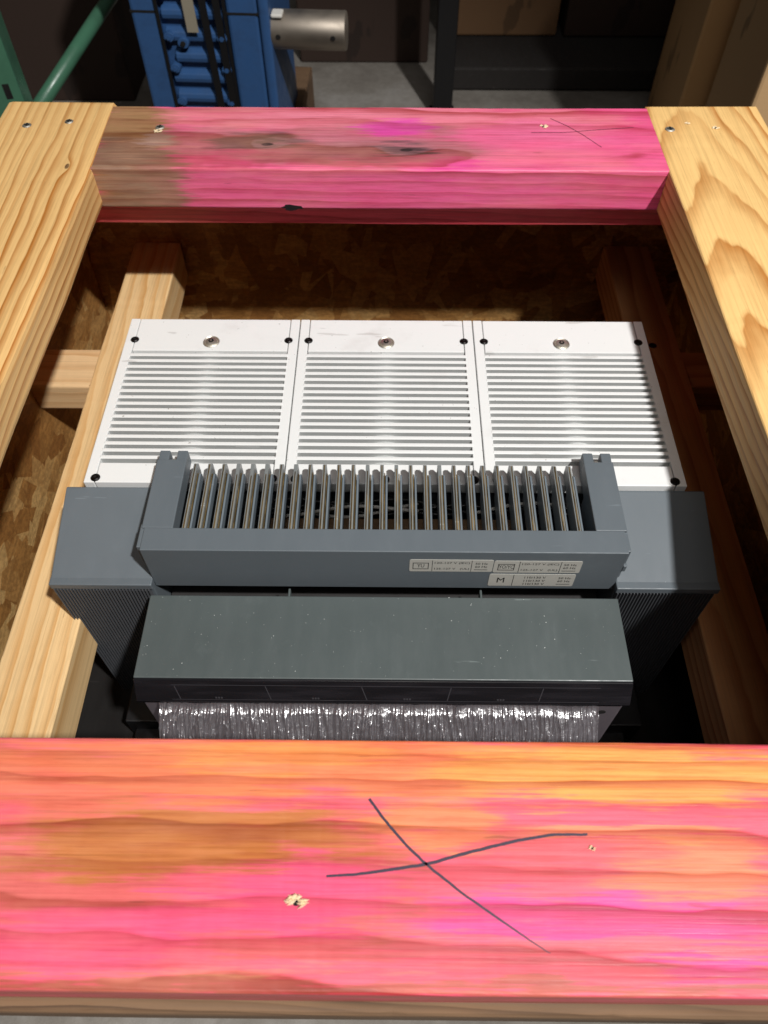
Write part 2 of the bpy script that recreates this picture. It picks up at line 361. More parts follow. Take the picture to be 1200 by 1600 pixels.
# ------------------------------------------------------------------ shapes
def board(L, Wd, T, r=.0022, jit=.0004, n=None, seed=0, ends=.0015, chips=.0):
    rg = random.Random(seed); n = n or max(8, int(L/.006)); mb = MB()
    prof = []
    for (sx, sz, a0) in ((1, 1, 0), (-1, 1, 90), (-1, -1, 180), (1, -1, 270)):
        for k in range(4):
            a = R(a0+30*k); prof.append((sx, sz, math.cos(a), math.sin(a)))
    K = len(prof); ang = rg.random()*100
    for i in range(n+1):
        x = -L/2+L*i/n
        for j, (sx, sz, ca, sa) in enumerate(prof):
            nz = noise.noise(Vector((x*60+ang, sx*3, sz*7)))
            big = noise.noise(Vector((x*14+ang, sx*5.1, sz*3.3)))
            rr = r*(1+.5*big)+max(0, nz-.35)*chips
            y = sx*(Wd/2-rr)+ca*rr; z = sz*(T/2-rr)+sa*rr
            y += noise.noise(Vector((x*6, ang, sx)))*jit*1.5; z += noise.noise(Vector((x*200, j, ang)))*jit*.3
            xx = x
            if i in (0, n): xx += (rg.random()-.5)*2*ends
            mb.v.append((xx, y, z))
    for i in range(n):
        for j in range(K):
            k = (j+1) % K; a = i*K
            mb.f.append((a+j, a+k, a+K+k, a+K+j)); mb.m.append(0)
    mb.f.append(tuple(range(K))[::-1]); mb.f.append(tuple(n*K+j for j in range(K))); mb.m += [0, 0]
    return mb
def put_board(name, mat, x0, x1, y0, y1, d0, d1, parent, along='x', label=None, **kw):
    """board filling the box; d0/d1 are depths below the camera"""
    cx, cy, cz = (x0+x1)/2, (y0+y1)/2, D((d0+d1)/2)
    if along == 'x': mb = board(x1-x0, y1-y0, abs(d1-d0), **kw); rot = 0
    else: mb = board(y1-y0, x1-x0, abs(d1-d0), **kw); rot = pi/2
    return mb.build(name, mat, parent, (cx, cy, cz), (0, 0, rot), smooth=False, label=label)
def child_world(name, mb, mats, parent, bevel=0, **kw):
    """mesh given in world coordinates, parented below something that sits elsewhere"""
    o = mb.build(name, mats, None, bevel=bevel, **kw)
    o.parent = parent; return o
def rebase(mb, parent):
    """turn world coordinates into the parent's local ones"""
    m = parent.matrix_basis.copy(); q = parent.parent
    while q: m = q.matrix_basis @ m; q = q.parent
    inv = m.inverted(); mb.v = [tuple(inv @ Vector(v)) for v in mb.v]; return mb

def osb(name, w, h, th, parent, loc, rot, seed, dens=1.0, label=None, vertical=False):
    """sheet in local x (width) and y (height), flakes on the +z face"""
    rg = random.Random(seed); mb = MB(); mb.box(-w/2, w/2, -h/2, h/2, -th, 0); tone = [.3]*6
    for k in range(int(w*h*7000*dens)):
        cx, cy = rg.uniform(-w/2, w/2), rg.uniform(-h/2, h/2)
        a = rg.gauss(pi/2 if vertical else 0, .75); l = rg.uniform(.04, .10); b = rg.uniform(.008, .019)
        n = rg.choice((5, 6, 7)); z = .0001+k/(w*h*7000*dens)*.0011; base = len(mb.v); tl = rg.uniform(-.012, .012)
        for i in range(n):
            t = 2*pi*i/n; s = rg.uniform(.75, 1.15); px, py = l*math.cos(t)*s*.6, b*math.sin(t)*s
            x = cx+px*math.cos(a)-py*math.sin(a); y = cy+px*math.sin(a)+py*math.cos(a)
            mb.v.append((min(max(x, -w/2), w/2), min(max(y, -h/2), h/2), z+px*tl+.0004))
        mb.f.append(tuple(range(base, base+n))); mb.m.append(0); tone.append(rg.random())
    me = bpy.data.meshes.new(name); me.from_pydata(mb.v, [], mb.f); me.update(); me.materials.append(M['osb'])
    at_ = me.attributes.new('tone', 'FLOAT', 'FACE'); at_.data.foreach_set('value', tone)
    return link(name, me, parent, loc, rot, label=label)

# ------------------------------------------------------------------ setting
g = MB(); g.box(-8, 8, -5, 10, -.2, 0)
fl = g.build('floor', M['concrete']); fl['kind'] = 'structure'

# ------------------------------------------------------------------ crate
crate = thing('wooden_crate', 'open pine crate with pink dyed front and back boards, holding a grey device', 'crate')
front = put_board('front_rail', M['front_dye'], -.40, .40, .0189, .1086, .315, .350, crate, label='wide board dyed pink and orange with a black pen cross',
                  r=.0016, jit=.0003, seed=1, n=260)
front.location.z = D((.315+.350)/2)
back = put_board('back_rail', M['back_dye'], -.2215, .2125, .5335, .6239, .315, .3474, crate, label='short pink board with grey stained end and dark knots',
                 r=.0018, jit=.0005, seed=2, ends=.0025, chips=.003)
left = put_board('side_rail', M['pine_left'], -.311, -.2205, .112, .6265, .314, .3475, crate, along='y', r=.006, jit=.0006, seed=3, ends=.003, label='yellow pine board with straight grain')
right = put_board('side_rail', M['pine_right'], .2045, .294, .112, .6255, .3145, .3480, crate, along='y', r=.0018, jit=.0006, seed=4, ends=.002, label='pale pine board with arched flame grain')
put_board('lower_back_rail', M['red_dye'], -.30, .285, .546, .583, .3485, .3695, crate, seed=5)
put_board('lower_front_rail', M['weathered'], -.40, .40, .0142, .06, .3515, .383, crate, seed=6, r=.003, chips=.004, label='weathered grey brown board under the pink one')
jl = put_board('joist', M['pine_joist'], -.2475, -.203, .02, .645, .458, .496, crate, along='y', seed=7, r=.0012, jit=.0009)
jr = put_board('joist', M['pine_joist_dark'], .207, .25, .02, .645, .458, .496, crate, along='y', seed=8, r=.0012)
put_board('cross_block', M['pine_block'], -.298, -.2485, .454, .499, .460, .488, crate, seed=9, n=12)
put_board('cross_block', M['pine_joist_dark'], .251, .2905, .458, .500, .460, .490, crate, seed=10, n=12)
# side, back and front sheets
osb('wall_panel', .653, .34, .011, crate, (-.300, .3265, .2555), (R(90), 0, R(90)), 11, label='lit left wall of pressed flakes')
osb('wall_panel', .653, .34, .011, crate, (.292, .3265, .2555), (R(90), 0, R(-90)), 12)
osb('wall_panel', .60, .34, .011, crate, (0, .648, .255), (R(90), 0, 0), 13, vertical=True)
osb('wall_panel', .60, .30, .011, crate, (0, .050, .235), (R(90), 0, R(180)), 14)
osb('base_panel', .60, .62, .012, crate, (0, .355, .105), (0, 0, 0), 15)
for x in (-.25, 0, .25):
    put_board('skid', M['weathered'], x-.045, x+.045, .04, .66, CZ-.09, CZ-.003, crate, along='y', seed=40+int(x*100))
def screw(parent, p, r=.0042, mat='steel', tilt=0, torx=True):
    mb = MB(); mb.cyl((0, 0, -.002), r*.9, .0021, n=20, m=0); mb.cyl((0, 0, .0001), r, .0006, n=20, m=0, r2=r*.75)
    mb.box(-r*.62, r*.62, -r*.15, r*.15, .0005, .00095, 1); mb.box(-r*.15, r*.15, -r*.62, r*.62, .00052, .00098, 1)
    mb.v = [tuple(Vector(v)+p) for v in mb.v]
    return rebase(mb, parent).build('screw', [M[mat], M['hole']], parent, bevel=0)
def chip(parent, p, r, seed):
    """torn fibres round a hole"""
    rg = random.Random(seed); mb = MB(); mb.cyl((p.x, p.y, p.z), r*.42, .0003, n=10, m=1)
    for k in range(16):
        a = rg.choice((rg.gauss(2.6, .5), rg.gauss(5.6, .6), rg.uniform(0, 6.3))); d = r*rg.uniform(.45, .9); l = r*rg.uniform(.12, .6); w = r*rg.uniform(.08, .26); b = rg.gauss(0, .35)
        c = Vector((p.x+d*math.cos(a), p.y+d*math.sin(a)*.7, p.z+.0003)); e = Vector((math.cos(b), math.sin(b), 0)); f = Vector((-e.y, e.x, 0))
        n = len(mb.v)
        mb.v += [tuple(c-e*l-f*w*.4), tuple(c-f*w), tuple(c+e*l), tuple(c+f*w), tuple(c+Vector((0, 0, r*rg.uniform(.15, .4))))]
        for i in range(4): mb.f.append((n+i, n+(i+1) % 4, n+4)); mb.m.append(0)
    return rebase(mb, parent).build('nail_hole', [M['splinter'], M['hole']], parent)
TOPZ = .3149
screw(left, at(42, 196, .3139), .0036); screw(left, at(108, 190, .3139), .0034)
screw(right, at(1047, 202, .3144), .0038)
chip(right, at(1118, 200, .3144), .003, 3); chip(right, at(1074, 193, .3144), .002, 4)
screw(back, at(250, 199, TOPZ), .0036); chip(back, at(850, 198, TOPZ), .0034, 5); chip(back, at(247, 205, TOPZ), .0032, 6)
chip(front, at(463, 1408, TOPZ), .0040, 1); chip(front, at(925, 1325, TOPZ), .0014, 2)
screw(jr, at(1020, 540, .4579), .0034, 'darksteel')
def stroke(parent, pts, w, mat, name='pen_mark', d=TOPZ):
    """ribbon lying on the board through pixel points, tapering off"""
    P = []
    for (a, b) in zip(pts[:-1], pts[1:]):
        for k in range(12): P.append(Vector(a+(0,)).lerp(Vector(b+(0,)), k/12))
    P.append(Vector(pts[-1]+(0,)))
    Q = [at(p.x, p.y, d-.00012) for p in P]; mb = MB(); n = len(Q)
    for i, q in enumerate(Q):
        t = (Q[min(i+1, n-1)]-Q[max(i-1, 0)]).normalized(); s = Vector((-t.y, t.x, 0))
        f = w(i/(n-1))*(1+.18*noise.noise(Vector((i*.9, len(pts), 0))))
        j = s*noise.noise(Vector((i*.35, 4, 2)))*.00018
        mb.v += [tuple(q+j+s*f), tuple(q+j-s*f)]
    for i in range(n-1): mb.f.append((2*i, 2*i+1, 2*i+3, 2*i+2)); mb.m.append(0)
    return rebase(mb, parent).build(name, mat, parent)
stroke(front, [(577, 1248), (600, 1280), (636, 1322), (668, 1352), (720, 1394), (780, 1436), (826, 1468), (860, 1490)], lambda t: .00052*(1-t**3*.75), M['pen'])
stroke(front, [(510, 1369), (560, 1366), (610, 1359), (668, 1350), (740, 1330), (810, 1313), (866, 1304), (918, 1304)], lambda t: .00052*(.8+.3*math.sin(t*3)), M['pen'])
stroke(back, [(860, 185), (885, 196), (910, 210), (940, 230)], lambda t: .00028, M['pencil'])
stroke(back, [(830, 207), (880, 207), (930, 203), (990, 199)], lambda t: .00028, M['pencil'])
q = at(457, 324, Y=.5335); mb = MB(); pts = [(q.x+a*.0075*(1+.2*math.sin(3*i)), q.z+b*.0022*(1+.3*math.cos(5*i))) for i, (a, b) in enumerate([(math.cos(w*.45), math.sin(w*.45)) for w in range(14)])]
mb.prism(pts, .5331, .536, 'y'); rebase(mb, back).build('dark_chip', M['hole'], back)
# splinters at the torn left end of the back rail
sp = MB(); rg = random.Random(4)
for k in range(26):
    z = D(rg.uniform(.317, .3465)); y = .5335+rg.uniform(-.0005, .02); l = rg.uniform(.002, .007)
    p = Vector((-.2215, y, z)); e = Vector((-l, rg.uniform(-.002, .001), rg.uniform(-.002, .001))); w = .0004
    n = len(sp.v); sp.v += [tuple(p+Vector((.001, 0, w))), tuple(p+Vector((.001, 0, -w))), tuple(p+Vector((.001, w, 0))), tuple(p+e)]
    sp.f += [(n, n+1, n+3), (n+1, n+2, n+3), (n+2, n, n+3)]; sp.m += [0]*3
rebase(sp, back).build('splinters', M['splinter'], back)

# ------------------------------------------------------------------ circuit breaker
brk = thing('circuit_breaker', 'large grey circuit breaker with three white ribbed covers lying in the crate', 'circuit breaker', (.0, .24, D(.60)))
def B(mb, name, mats, bevel=0, parent=None, **kw):
    return rebase(mb, parent or brk).build(name, mats, parent or brk, bevel=bevel, **kw)
WD = .394; WY0, WY1 = .3030, .4610; XC = .0000
HW = .1960; PITCHX = 2*HW/3
for k in range(3):
    x0 = XC-HW+PITCHX*k+.0004; x1 = x0+PITCHX-.0008
    if k == 0: x0 += .001
    if k == 2: x1 -= .001
    zt = D(WD); mb = MB(); rail = .0068; gp = .0005
    mb.box(x0, x1, WY0+.0015, WY1-.001, zt-.011, zt-.0082)
    mb.box(x0, x0+rail, WY0, WY1, zt-.0084, zt); mb.box(x1-rail, x1, WY0, WY1, zt-.0084, zt)
    a, b = x0+rail+gp, x1-rail-gp
    RY0, RY1 = .3195, .4262
    mb.box(a, b, RY1, WY1-.0002, zt-.0083, zt-.0001); mb.box(a, b, WY0+.0002, RY0, zt-.0083, zt-.0001)
    pitch = (RY1-RY0)/17.55
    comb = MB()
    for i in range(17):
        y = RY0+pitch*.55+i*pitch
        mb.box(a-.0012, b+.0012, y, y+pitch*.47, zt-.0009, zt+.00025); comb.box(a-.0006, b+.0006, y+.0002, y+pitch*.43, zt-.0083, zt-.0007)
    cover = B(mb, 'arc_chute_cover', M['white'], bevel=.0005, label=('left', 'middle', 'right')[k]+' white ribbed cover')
    B(comb, 'shade_comb', M['groove_shade'], parent=cover)  # added grey comb under the slats, darkens the groove walls like shade
    # arched floor of the grooves
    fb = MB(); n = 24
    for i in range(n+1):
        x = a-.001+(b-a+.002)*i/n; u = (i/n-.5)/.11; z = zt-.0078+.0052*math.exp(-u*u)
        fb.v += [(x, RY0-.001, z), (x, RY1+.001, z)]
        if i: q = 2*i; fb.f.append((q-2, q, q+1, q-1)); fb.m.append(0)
    B(fb, 'groove_floor', M['groove_shade'], parent=cover, smooth=True)
    def hexscrew(x, y, r=.0029):
        s = MB(); s.cyl((x, y, zt-.001), r*1.08, .0013, n=20, m=1); s.cyl((x, y, zt+.0003), r, .0008, n=20, m=0, r2=r*.72); s.cyl((x, y, zt+.0012), r*.38, .0001, n=6, m=1)
        B(s, 'screw', [M['darksteel'], M['hole']], parent=cover)
    ys = .4375; yb = .3068
    for xx in (x0+rail+gp/2, x1-rail-gp/2): hexscrew(xx, ys); hexscrew(xx, yb)
    if k == 1: hexscrew((x0+x1)/2, yb)
    s = MB(); xm = (x0+x1)/2; ym = .4355
    n = 28
    for i in range(n):     # countersunk ring
        w = 2*pi*i/n; c, q = math.cos(w), math.sin(w)
        s.v += [(xm+c*.0062, ym+q*.0062, zt+.0002), (xm+c*.0054, ym+q*.0054, zt+.0010), (xm+c*.0045, ym+q*.0045, zt+.0002), (xm+c*.0040, ym+q*.0040, zt+.0011), (xm+c*.0022, ym+q*.0022, zt+.0014)]
    for i in range(n):
        j = (i+1) % n
        for e in range(4): s.f.append((5*i+e, 5*j+e, 5*j+e+1, 5*i+e+1)); s.m.append(0)
    s.f.append(tuple(5*i+4 for i in range(n))); s.m.append(0)
    s.cyl((xm, ym, zt+.0010), .0021, .0006, n=6, m=1); s.cyl((xm, ym, zt+.0016), .0008, .0003, n=8, m=0)
    B(s, 'large_screw', [M['steel'], M['hole']], parent=cover)

# housing
GD = .4125; GX = .2065; GY0 = .2375
mb = MB()
mb.box(XC-HW+.004, XC+HW-.004, WY0+.003, WY1-.003, D(.60), D(WD+.0112))
B(mb, 'lower_housing', M['grey_dark'], .001)
for s, nm in ((-1, 'left'), (1, 'right')):
    mb = MB(); xa, xb = sorted((s*GX, s*.1435))
    mb.prism([(GY0+.0022, D(.60)), (WY0-.0003, D(.60)), (WY0-.0003, D(.3985)), (WY0-.0015, D(.3978)), (GY0+.005, D(GD)), (GY0+.0022, D(GD+.0001))], xa, xb, 'x')
    mb.box(xa-.0003, xb+.0003, GY0, GY0+.006, D(GD+.0055), D(GD))     # smooth lip
    sh = B(mb, 'shoulder', M['grey'], .0007)
    rb = MB(); n = int((xb-xa)/.0021)
    for i in range(n):
        x = xa+.001+(xb-xa-.002)*i/n
        rb.prism([(x, GY0+.0025), (x+.0003, GY0-.0004), (x+.0008, GY0-.0004), (x+.0011, GY0+.0025)], D(.585), D(GD+.0056), 'z')
    B(rb, 'ribbed_grille', M['grille'], parent=sh)

# connector block
CD = .380; CY = .2425
mb = MB(); mb.box(-.1432, .1432, CY, .2585, D(.4215), D(CD))
mb.box(-.1460, -.1435, CY+.003, .262, D(.418), D(CD+.0015)); mb.box(.1434, .1456, CY+.003, .262, D(.418), D(CD+.0025))
mb.box(.1440, .1462, CY+.001, CY+.006, D(.402), D(.396))
cb = B(mb, 'connector_block', M['grey'], .0005)
for s in (-1, 1):
    mb = MB(); xi, xo = s*.1262, s*.1450; xa, xb = sorted((xi, xo)); xm = (xa+xb)/2
    mb.prism([(.2586, D(.3815)), (.2586, D(.410)), (.293, D(.410)), (.293, D(.3935)), (.3115, D(.3925)), (.3115, D(CD+.0003)), (.2586, D(CD+.0003))], xa, xb, 'x')
    mb.box(xa+.0004, xm-.0024, .3114, .3195, D(.3925), D(CD+.0012)); mb.box(xm+.0024, xb-.0004, .3114, .3195, D(.3925), D(CD+.0012))
    tw = B(mb, 'guide_tower', M['grey'], .0006)
    l = MB(); l.cyl((xm, .3135, D(.388)), .0016, .004, n=12); B(l, 'lug', M['steel'], parent=tw)
NB = 27; blade0 = None
for i in range(NB):
    x = -.1200+i*(.2365/(NB-1)); dz = rng.uniform(-.0003, .0003); lean = rng.uniform(-.0003, .0003)
    mb = MB()
    mb.prism([(.2575, D(.396)), (.2575, D(.3812)), (.308, D(.3806)-dz), (.3105, D(.3835)), (.3105, D(.3925)), (.294, D(.3925)), (.294, D(.396))], x-.00115, x+.00115, 'x')
    bl = B(mb, 'contact_blade', M['blade'], .00025)
    br = MB(); br.box(x-.00035, x+.00035, .2590, .3075, D(.383), D(.3804)+dz*.3); B(br, 'contact_strip', M['brass'], parent=bl)
    sp_ = MB(); sp_.prism([(.2575, D(.396)), (.2575, D(.3845)), (.302, D(.3835)), (.3045, D(.386)), (.3045, D(.3930)), (.294, D(.393)), (.294, D(.396))], x+.0024, x+.0036, 'x')
    B(sp_, 'separator', M['blade2'], .0002, parent=bl)
    b3 = MB(); b3.box(x+.0014, x+.0021, .2590, .3035+lean*3, D(.388), D(.3838)); B(b3, 'inner_contact', M['brass'], parent=bl)
# recess behind the block
mb = MB(); mb.box(-.142, .142, .246, WY0+.002, D(.60), D(.452)); B(mb, 'recess_floor', M['inner'])
mb = MB(); mb.box(-.078, .088, .2610, .2860, D(.452), D(.4080)); mb.box(-.078, .088, .267, .280, D(.4079), D(.4062)); B(mb, 'coil_housing', M['brownbox'], .001)
rg = random.Random(2)
for k in range(7):
    y0 = .2925+rg.uniform(-.003, .003); z0 = D(.404+rg.uniform(0, .009)); pts = []
    for i in range(25):
        x = -.13+.26*i/24; pts.append((x, y0+.003*math.sin(i*.7+k)+.002*math.sin(i*.31+k*2), z0+.003*math.sin(i*.5+k*1.7)))
    mb = MB()
    if k in (1, 4): mb.tube([(p[0], p[1]-.001, p[2]+.003) for p in pts[6:15]], .0011); B(mb, 'cable', M['wire_white'], smooth=True)
    elif k == 6: mb.tube([(p[0], p[1], p[2]+.003) for p in pts[17:24]], .0011); B(mb, 'cable', M['wire_white'], smooth=True)
    else: mb.tube(pts, .0016); B(mb, 'cable', M['black'], smooth=True)

# rating labels
def text_mesh(txt, size, bold=0):
    c = bpy.data.curves.new('t', 'FONT'); c.body = txt; c.size = size; c.align_x = 'CENTER'; c.align_y = 'CENTER'; c.offset = bold; c.resolution_u = 2
    o = bpy.data.objects.new('t', c); S.collection.objects.link(o)
    dg = bpy.context.evaluated_depsgraph_get(); dg.update(); me = o.evaluated_get(dg).to_mesh()
    v = [tuple(q.co) for q in me.vertices]; f = [tuple(p.vertices) for p in me.polygons]
    o.evaluated_get(dg).to_mesh_clear(); bpy.data.objects.remove(o); bpy.data.curves.remove(c); return v, f
def add_text(mb, txt, cx, cz, w, h, Y, bold=0):
    v, f = text_mesh(txt, 1, bold); xs = [a[0] for a in v]; ys = [a[1] for a in v]
    sx = w/(max(xs)-min(xs)); sy = h/(max(ys)-min(ys)); mx = (max(xs)+min(xs))/2; my = (max(ys)+min(ys))/2; n = len(mb.v)
    mb.v += [(cx+(a[0]-mx)*sx, Y, cz+(a[1]-my)*sy) for a in v]; mb.f += [tuple(n+i for i in q) for q in f]; mb.m += [0]*len(f)
def rating_label(x0, y0, x1, y1, head, rows, hz, boxed, col1, col2, lab):
    a = at(x0, y0, Y=CY); b = at(x1, y1, Y=CY); xa, xb, zt, zb = a.x, b.x, a.z, b.z; w = xb-xa; h = zt-zb
    mb = MB(); r = .0012; pts = []
    for (cx, cz, a0) in ((xb-r, zt-r, 0), (xa+r, zt-r, 90), (xa+r, zb+r, 180), (xb-r, zb+r, 270)):
        for k in range(4): pts.append((cx+r*math.cos(R(a0+30*k)), cz+r*math.sin(R(a0+30*k))))
    mb.prism(pts, CY-.00025, CY-.00002, 'y')
    lb = B(mb, 'rating_label', M['label'], label=lab)
    t = MB(); Y = CY-.00032; U = lambda u: xa+w*u; V = lambda v: zt-h*v
    def bar(u0, u1, v0, v1): t.box(U(u0), U(u1), Y-.00002, Y+.00003, V(v1), V(v0))
    add_text(t, head, U(col1/2), V(.5), w*(.085 if len(head) < 3 else .17), h*(.30 if boxed else .42), Y, 0)
    if boxed:
        u0, u1 = col1/2-.095, col1/2+.095
        bar(u0, u1, .25, .29); bar(u0, u1, .75, .79); bar(u0, u0+.008, .25, .79); bar(u1-.008, u1, .25, .79)
    bar(col1, col1+.006, .04, .96)
    if boxed: bar(col2, col2+.006, .04, .96)
    n = len(rows); span = col2-col1-.05
    for i, tx in enumerate(rows):
        v = (.27, .77)[i] if n == 2 else (.26, .54, .81)[i]
        add_text(t, tx, U(col1+.03+span/2), V(v), w*span*(1 if n == 2 else .55), h*(.2 if n == 2 else .17), Y, .004)
    for i, tx in enumerate(hz): add_text(t, tx, U((col2+1)/2-.01), V(.3+.26*i), w*.145, h*.17, Y, .004)
    bar((col2+1)/2-.09, (col2+1)/2+.07, .80, .835)
    rebase(t, lb).build('lettering', M['ink'], lb)
rating_label(646, 874, 774, 893, 'YU', ['120-127 V (IEC)', '125-127 V   (UL)'], ['50 Hz', '60 Hz'], True, .27, .74, 'silver label marked YU')
rating_label(779, 876, 910, 895, 'YO/YC', ['120-127 V (IEC)', '125-127 V   (UL)'], ['50 Hz', '60 Hz'], True, .29, .76, 'silver label marked YO/YC')
rating_label(771, 896.5, 899, 915.5, 'M', ['110/130 V', '110/130 V', '110/130 V'], ['50 Hz', '60 Hz'], False, .28, .78, 'silver label marked M')

# front cover, chamfered smoked window, lower face with film
FD = .4155; FX = .1435; FY1 = .2325; FY0 = .1785
mb = MB(); mb.box(-FX, FX, FY0, FY1, D(FD+.006), D(FD))
mb.box(-FX+.004, FX-.004, FY1-.001, FY1+.0045, D(.60), D(.4235))
mb.box(-.06, -.0585, FY1, CY-.0005, D(.430), D(.4225)); mb.box(.06, .0615, FY1, CY-.0005, D(.430), D(.4225)); 
B(mb, 'front_cover', M['grey_cover'], .0006)
mb = MB(); mb.box(-FX+.0004, FX-.0004, FY0-.004, FY1-.001, D(.60), D(FD+.0062)); B(mb, 'front_case', M['flap'])
SY = FY0-.0088; SD = FD+.0135
mb = MB(); mb.prism([(FY0+.001, D(FD+.0006)), (FY0-.0012, D(FD+.0006)), (SY, D(SD)), (SY, D(SD+.002)), (FY0-.002, D(SD+.002)), (FY0+.001, D(FD+.0055))], -FX, FX, 'x')
win = B(mb, 'smoked_window', M['smoked'], .0006)
ln = MB()
def chpt(x, t, e=.00015): # point on the chamfer
    y = FY0-.0012+(SY-FY0+.0012)*t; d = FD+.0006+(SD-FD-.0006)*t
    return (x, y-e, D(d)+e)
def chq(xa, xb, ta, tb, sk=0):
    n = len(ln.v); ln.v += [chpt(xa, ta), chpt(xb, ta), chpt(xb+sk, tb), chpt(xa+sk, tb)]; ln.f.append((n, n+1, n+2, n+3)); ln.m.append(0)
chq(-.122, .125, .20, .225); chq(-.122, .125, .88, .90)
for x in (-.1205, -.068, -.0125, .039, .092): chq(x, x+.0006, .25, .86, .003 if x < 0 else -.002)
for x in (-.097, -.041, .012, .066):
    for k in range(3): chq(x+k*.0016, x+k*.0016+.0011, .76, .84)
rebase(ln, win).build('window_lines', M['faint'], win)
fy = SY+.0028
mb = MB(); mb.box(-.1415, .1410, fy, FY0, D(.60), D(SD+.0022)); fc = B(mb, 'front_face', M['flap'], .0004)
for x in (-.131, .1315):
    s = MB(); s.cyl((x, fy-.0006, D(.4465)), .0022, .0007, 'y', n=16); rebase(s, fc).build('screw_hole', M['hole'], fc)
# wrinkled film hanging over the face
fm = MB(); nx, nz = 1000, 170; x0, x1, d0, d1 = -.131, .126, SD+.003, .462
for j in range(nz+1):
    for i in range(nx+1):
        x = x0+(x1-x0)*i/nx; d = d0+(d1-d0)*j/nz; s_ = (d-d0)/(d1-d0)
        wx = x+noise.noise(Vector((x*35, d*35, 0)))*.006
        a = noise.noise(Vector((wx*170-d*20, d*34, 3.3))); a2 = noise.noise(Vector((wx*380+d*40, d*70, 1.3)))
        b = noise.noise(Vector((x*520+d*60, d*95, 8.8))); b2 = noise.noise(Vector((x*900, d*160, 2.8))); c = noise.noise(Vector((x*60, d*25, 1)))
        fm.v.append((x, fy-.0010-1.15*(d-d0)*min(1, s_*6+.2)-(.0012*(1-abs(a))**6+.0015*(1-abs(a2))**5+.0022*max(0, b-.05)+.0008*b2)*min(1, .25+s_*4)-.0016*(c+.5), D(d)))
for j in range(nz):
    for i in range(nx):
        a = j*(nx+1)+i; fm.f.append((a, a+1, a+nx+2, a+nx+1)); fm.m.append(0)
B(fm, 'protective_film', M['film'], smooth=True)
# dust on the grey surfaces
du = MB(); rg = random.Random(11)
for k in range(165):
    if k < 130: x = rg.uniform(-FX, FX); y = FY0+(FY1-FY0)*rg.random(); d = FD-.0001
    else: x = rg.choice((-1, 1))*rg.uniform(.146, .2); y = rg.uniform(.24, .29); d = GD-.0001
    s = rg.choice((.00010, .00014, .00014, .00026))*rg.uniform(.7, 1.3); a = rg.uniform(0, 3); n = len(du.v); e = rg.uniform(.4, 1.8)
    for t in range(4):
        w = a+t*pi/2; q = s*(e if t % 2 else 1); du.v.append((x+q*math.cos(w), y+q*math.sin(w), D(d)+.00005))
    du.v.append((x, y, D(d)+s*.9))
    for t in range(4): du.f.append((n+t, n+(t+1) % 4, n+4)); du.m.append(0)
o = B(du, 'dust', M['dust']); o['kind'] = 'stuff'
# dark mechanism showing beside the front case
for s in (-1, 1):
    mb = MB(); xa, xb = sorted((s*.150, s*.188)); mb.box(xa, xb, .20, .236, D(.60), D(.545)); mb.box(xa+.004, xb-.01, .19, .202, D(.60), D(.56))
    B(mb, 'side_mechanism', M['black'], .001)
mb = MB(); mb.box(-.27, .27, .06, .46, D(.605), D(.575)); B(mb, 'shade_sheet', M['hole'], .001)  # added black sheet standing in for deep shade over the crate base
mb = MB(); mb.box(-.168, -.158, .168, .171, D(.556), D(.552)); B(mb, 'clip', M['steel']); mb = MB(); mb.box(.166, .178, .160, .163, D(.556), D(.552)); B(mb, 'clip', M['steel'])

brk.location.x -= .0022

# ------------------------------------------------------------------ things behind
gy = 1.12; gx = at(306, 52, Y=gy).x
gb = thing('gearbox', 'blue ribbed gearbox with black straps and a steel output shaft standing behind the crate', 'gearbox', (gx, gy, .116), R(-3))
gb.scale = (.69, .6, .6)
for xa, xb in ((-.118, -.066), (.067, .127)):
    mb = MB(); mb.box(xa, xb, -.005, .26, .06, .74); sc = mb.build('side_casting', M['blue'], gb, bevel=.006)
    for z in (.358,):
        mb = MB(); mb.box(xa-.001, xb+.001, -.0056, -.001, z, z+.005); mb.build('seam', M['hole'], sc)
mb = MB(); mb.box(-.067, .068, .012, .24, .06, .74)
for i in range(15):
    z = .07+i*.045; mb.prism([(.013, z), (-.002, z+.006), (-.004, z+.015), (-.002, z+.024), (.013, z+.032)], -.060+.012*(i % 3 == 1), .060-.012*(i % 3 == 1), 'x')
mb.build('ribbed_body', M['blue'], gb, bevel=.002)
mb = MB(); mb.box(.1285, .149, -.012, .27, .05, .76); fg = mb.build('mounting_flange', M['blue'], gb, bevel=.008, seg=3)
def bolt(x, z, r, m):
    mb = MB(); mb.cyl((x, -.012, z), r, .024, 'y', n=16); b = mb.build('bolt', M['blue'], gb, bevel=.001)
    mb = MB(); mb.cyl((x, -.016, z), r*.5, .005, 'y', n=6); mb.build('socket', m, b)
for z in (.17, .245, .312, .40):
    for x in (-.052, .052): bolt(x, z, .010, M['blue'])
bolt(-.026, .300, .011, M['hole'])
for xb in (.018, .044):
    mb = MB(); mb.prism([(xb-.007, .74), (xb+.007, .74), (xb+.021, .05), (xb+.007, .05)], -.0135, -.0125, 'y'); mb.build('strap', M['strapblack'], gb)
for xb in (-.066, .064):
    mb = MB(); mb.prism([(xb-.003, .74), (xb+.004, .74), (xb+.004, .05), (xb-.003, .05)], -.0095, -.0085, 'y'); mb.build('strap', M['strapblack'], gb)
mb = MB(); mb.prism([(-.018, .74), (.004, .74), (.010, .325), (-.012, .325)], -.0155, -.0145, 'y'); mb.build('tape', M['tape'], gb)
mb = MB(); mb.cyl((.146, .03,   .318), .039, .146, 'x', n=48, m=0)
sh = mb.build('output_shaft', M['shaft'], gb, bevel=.003)
for p in sh.data.polygons: p.use_smooth = len(p.vertices) == 4
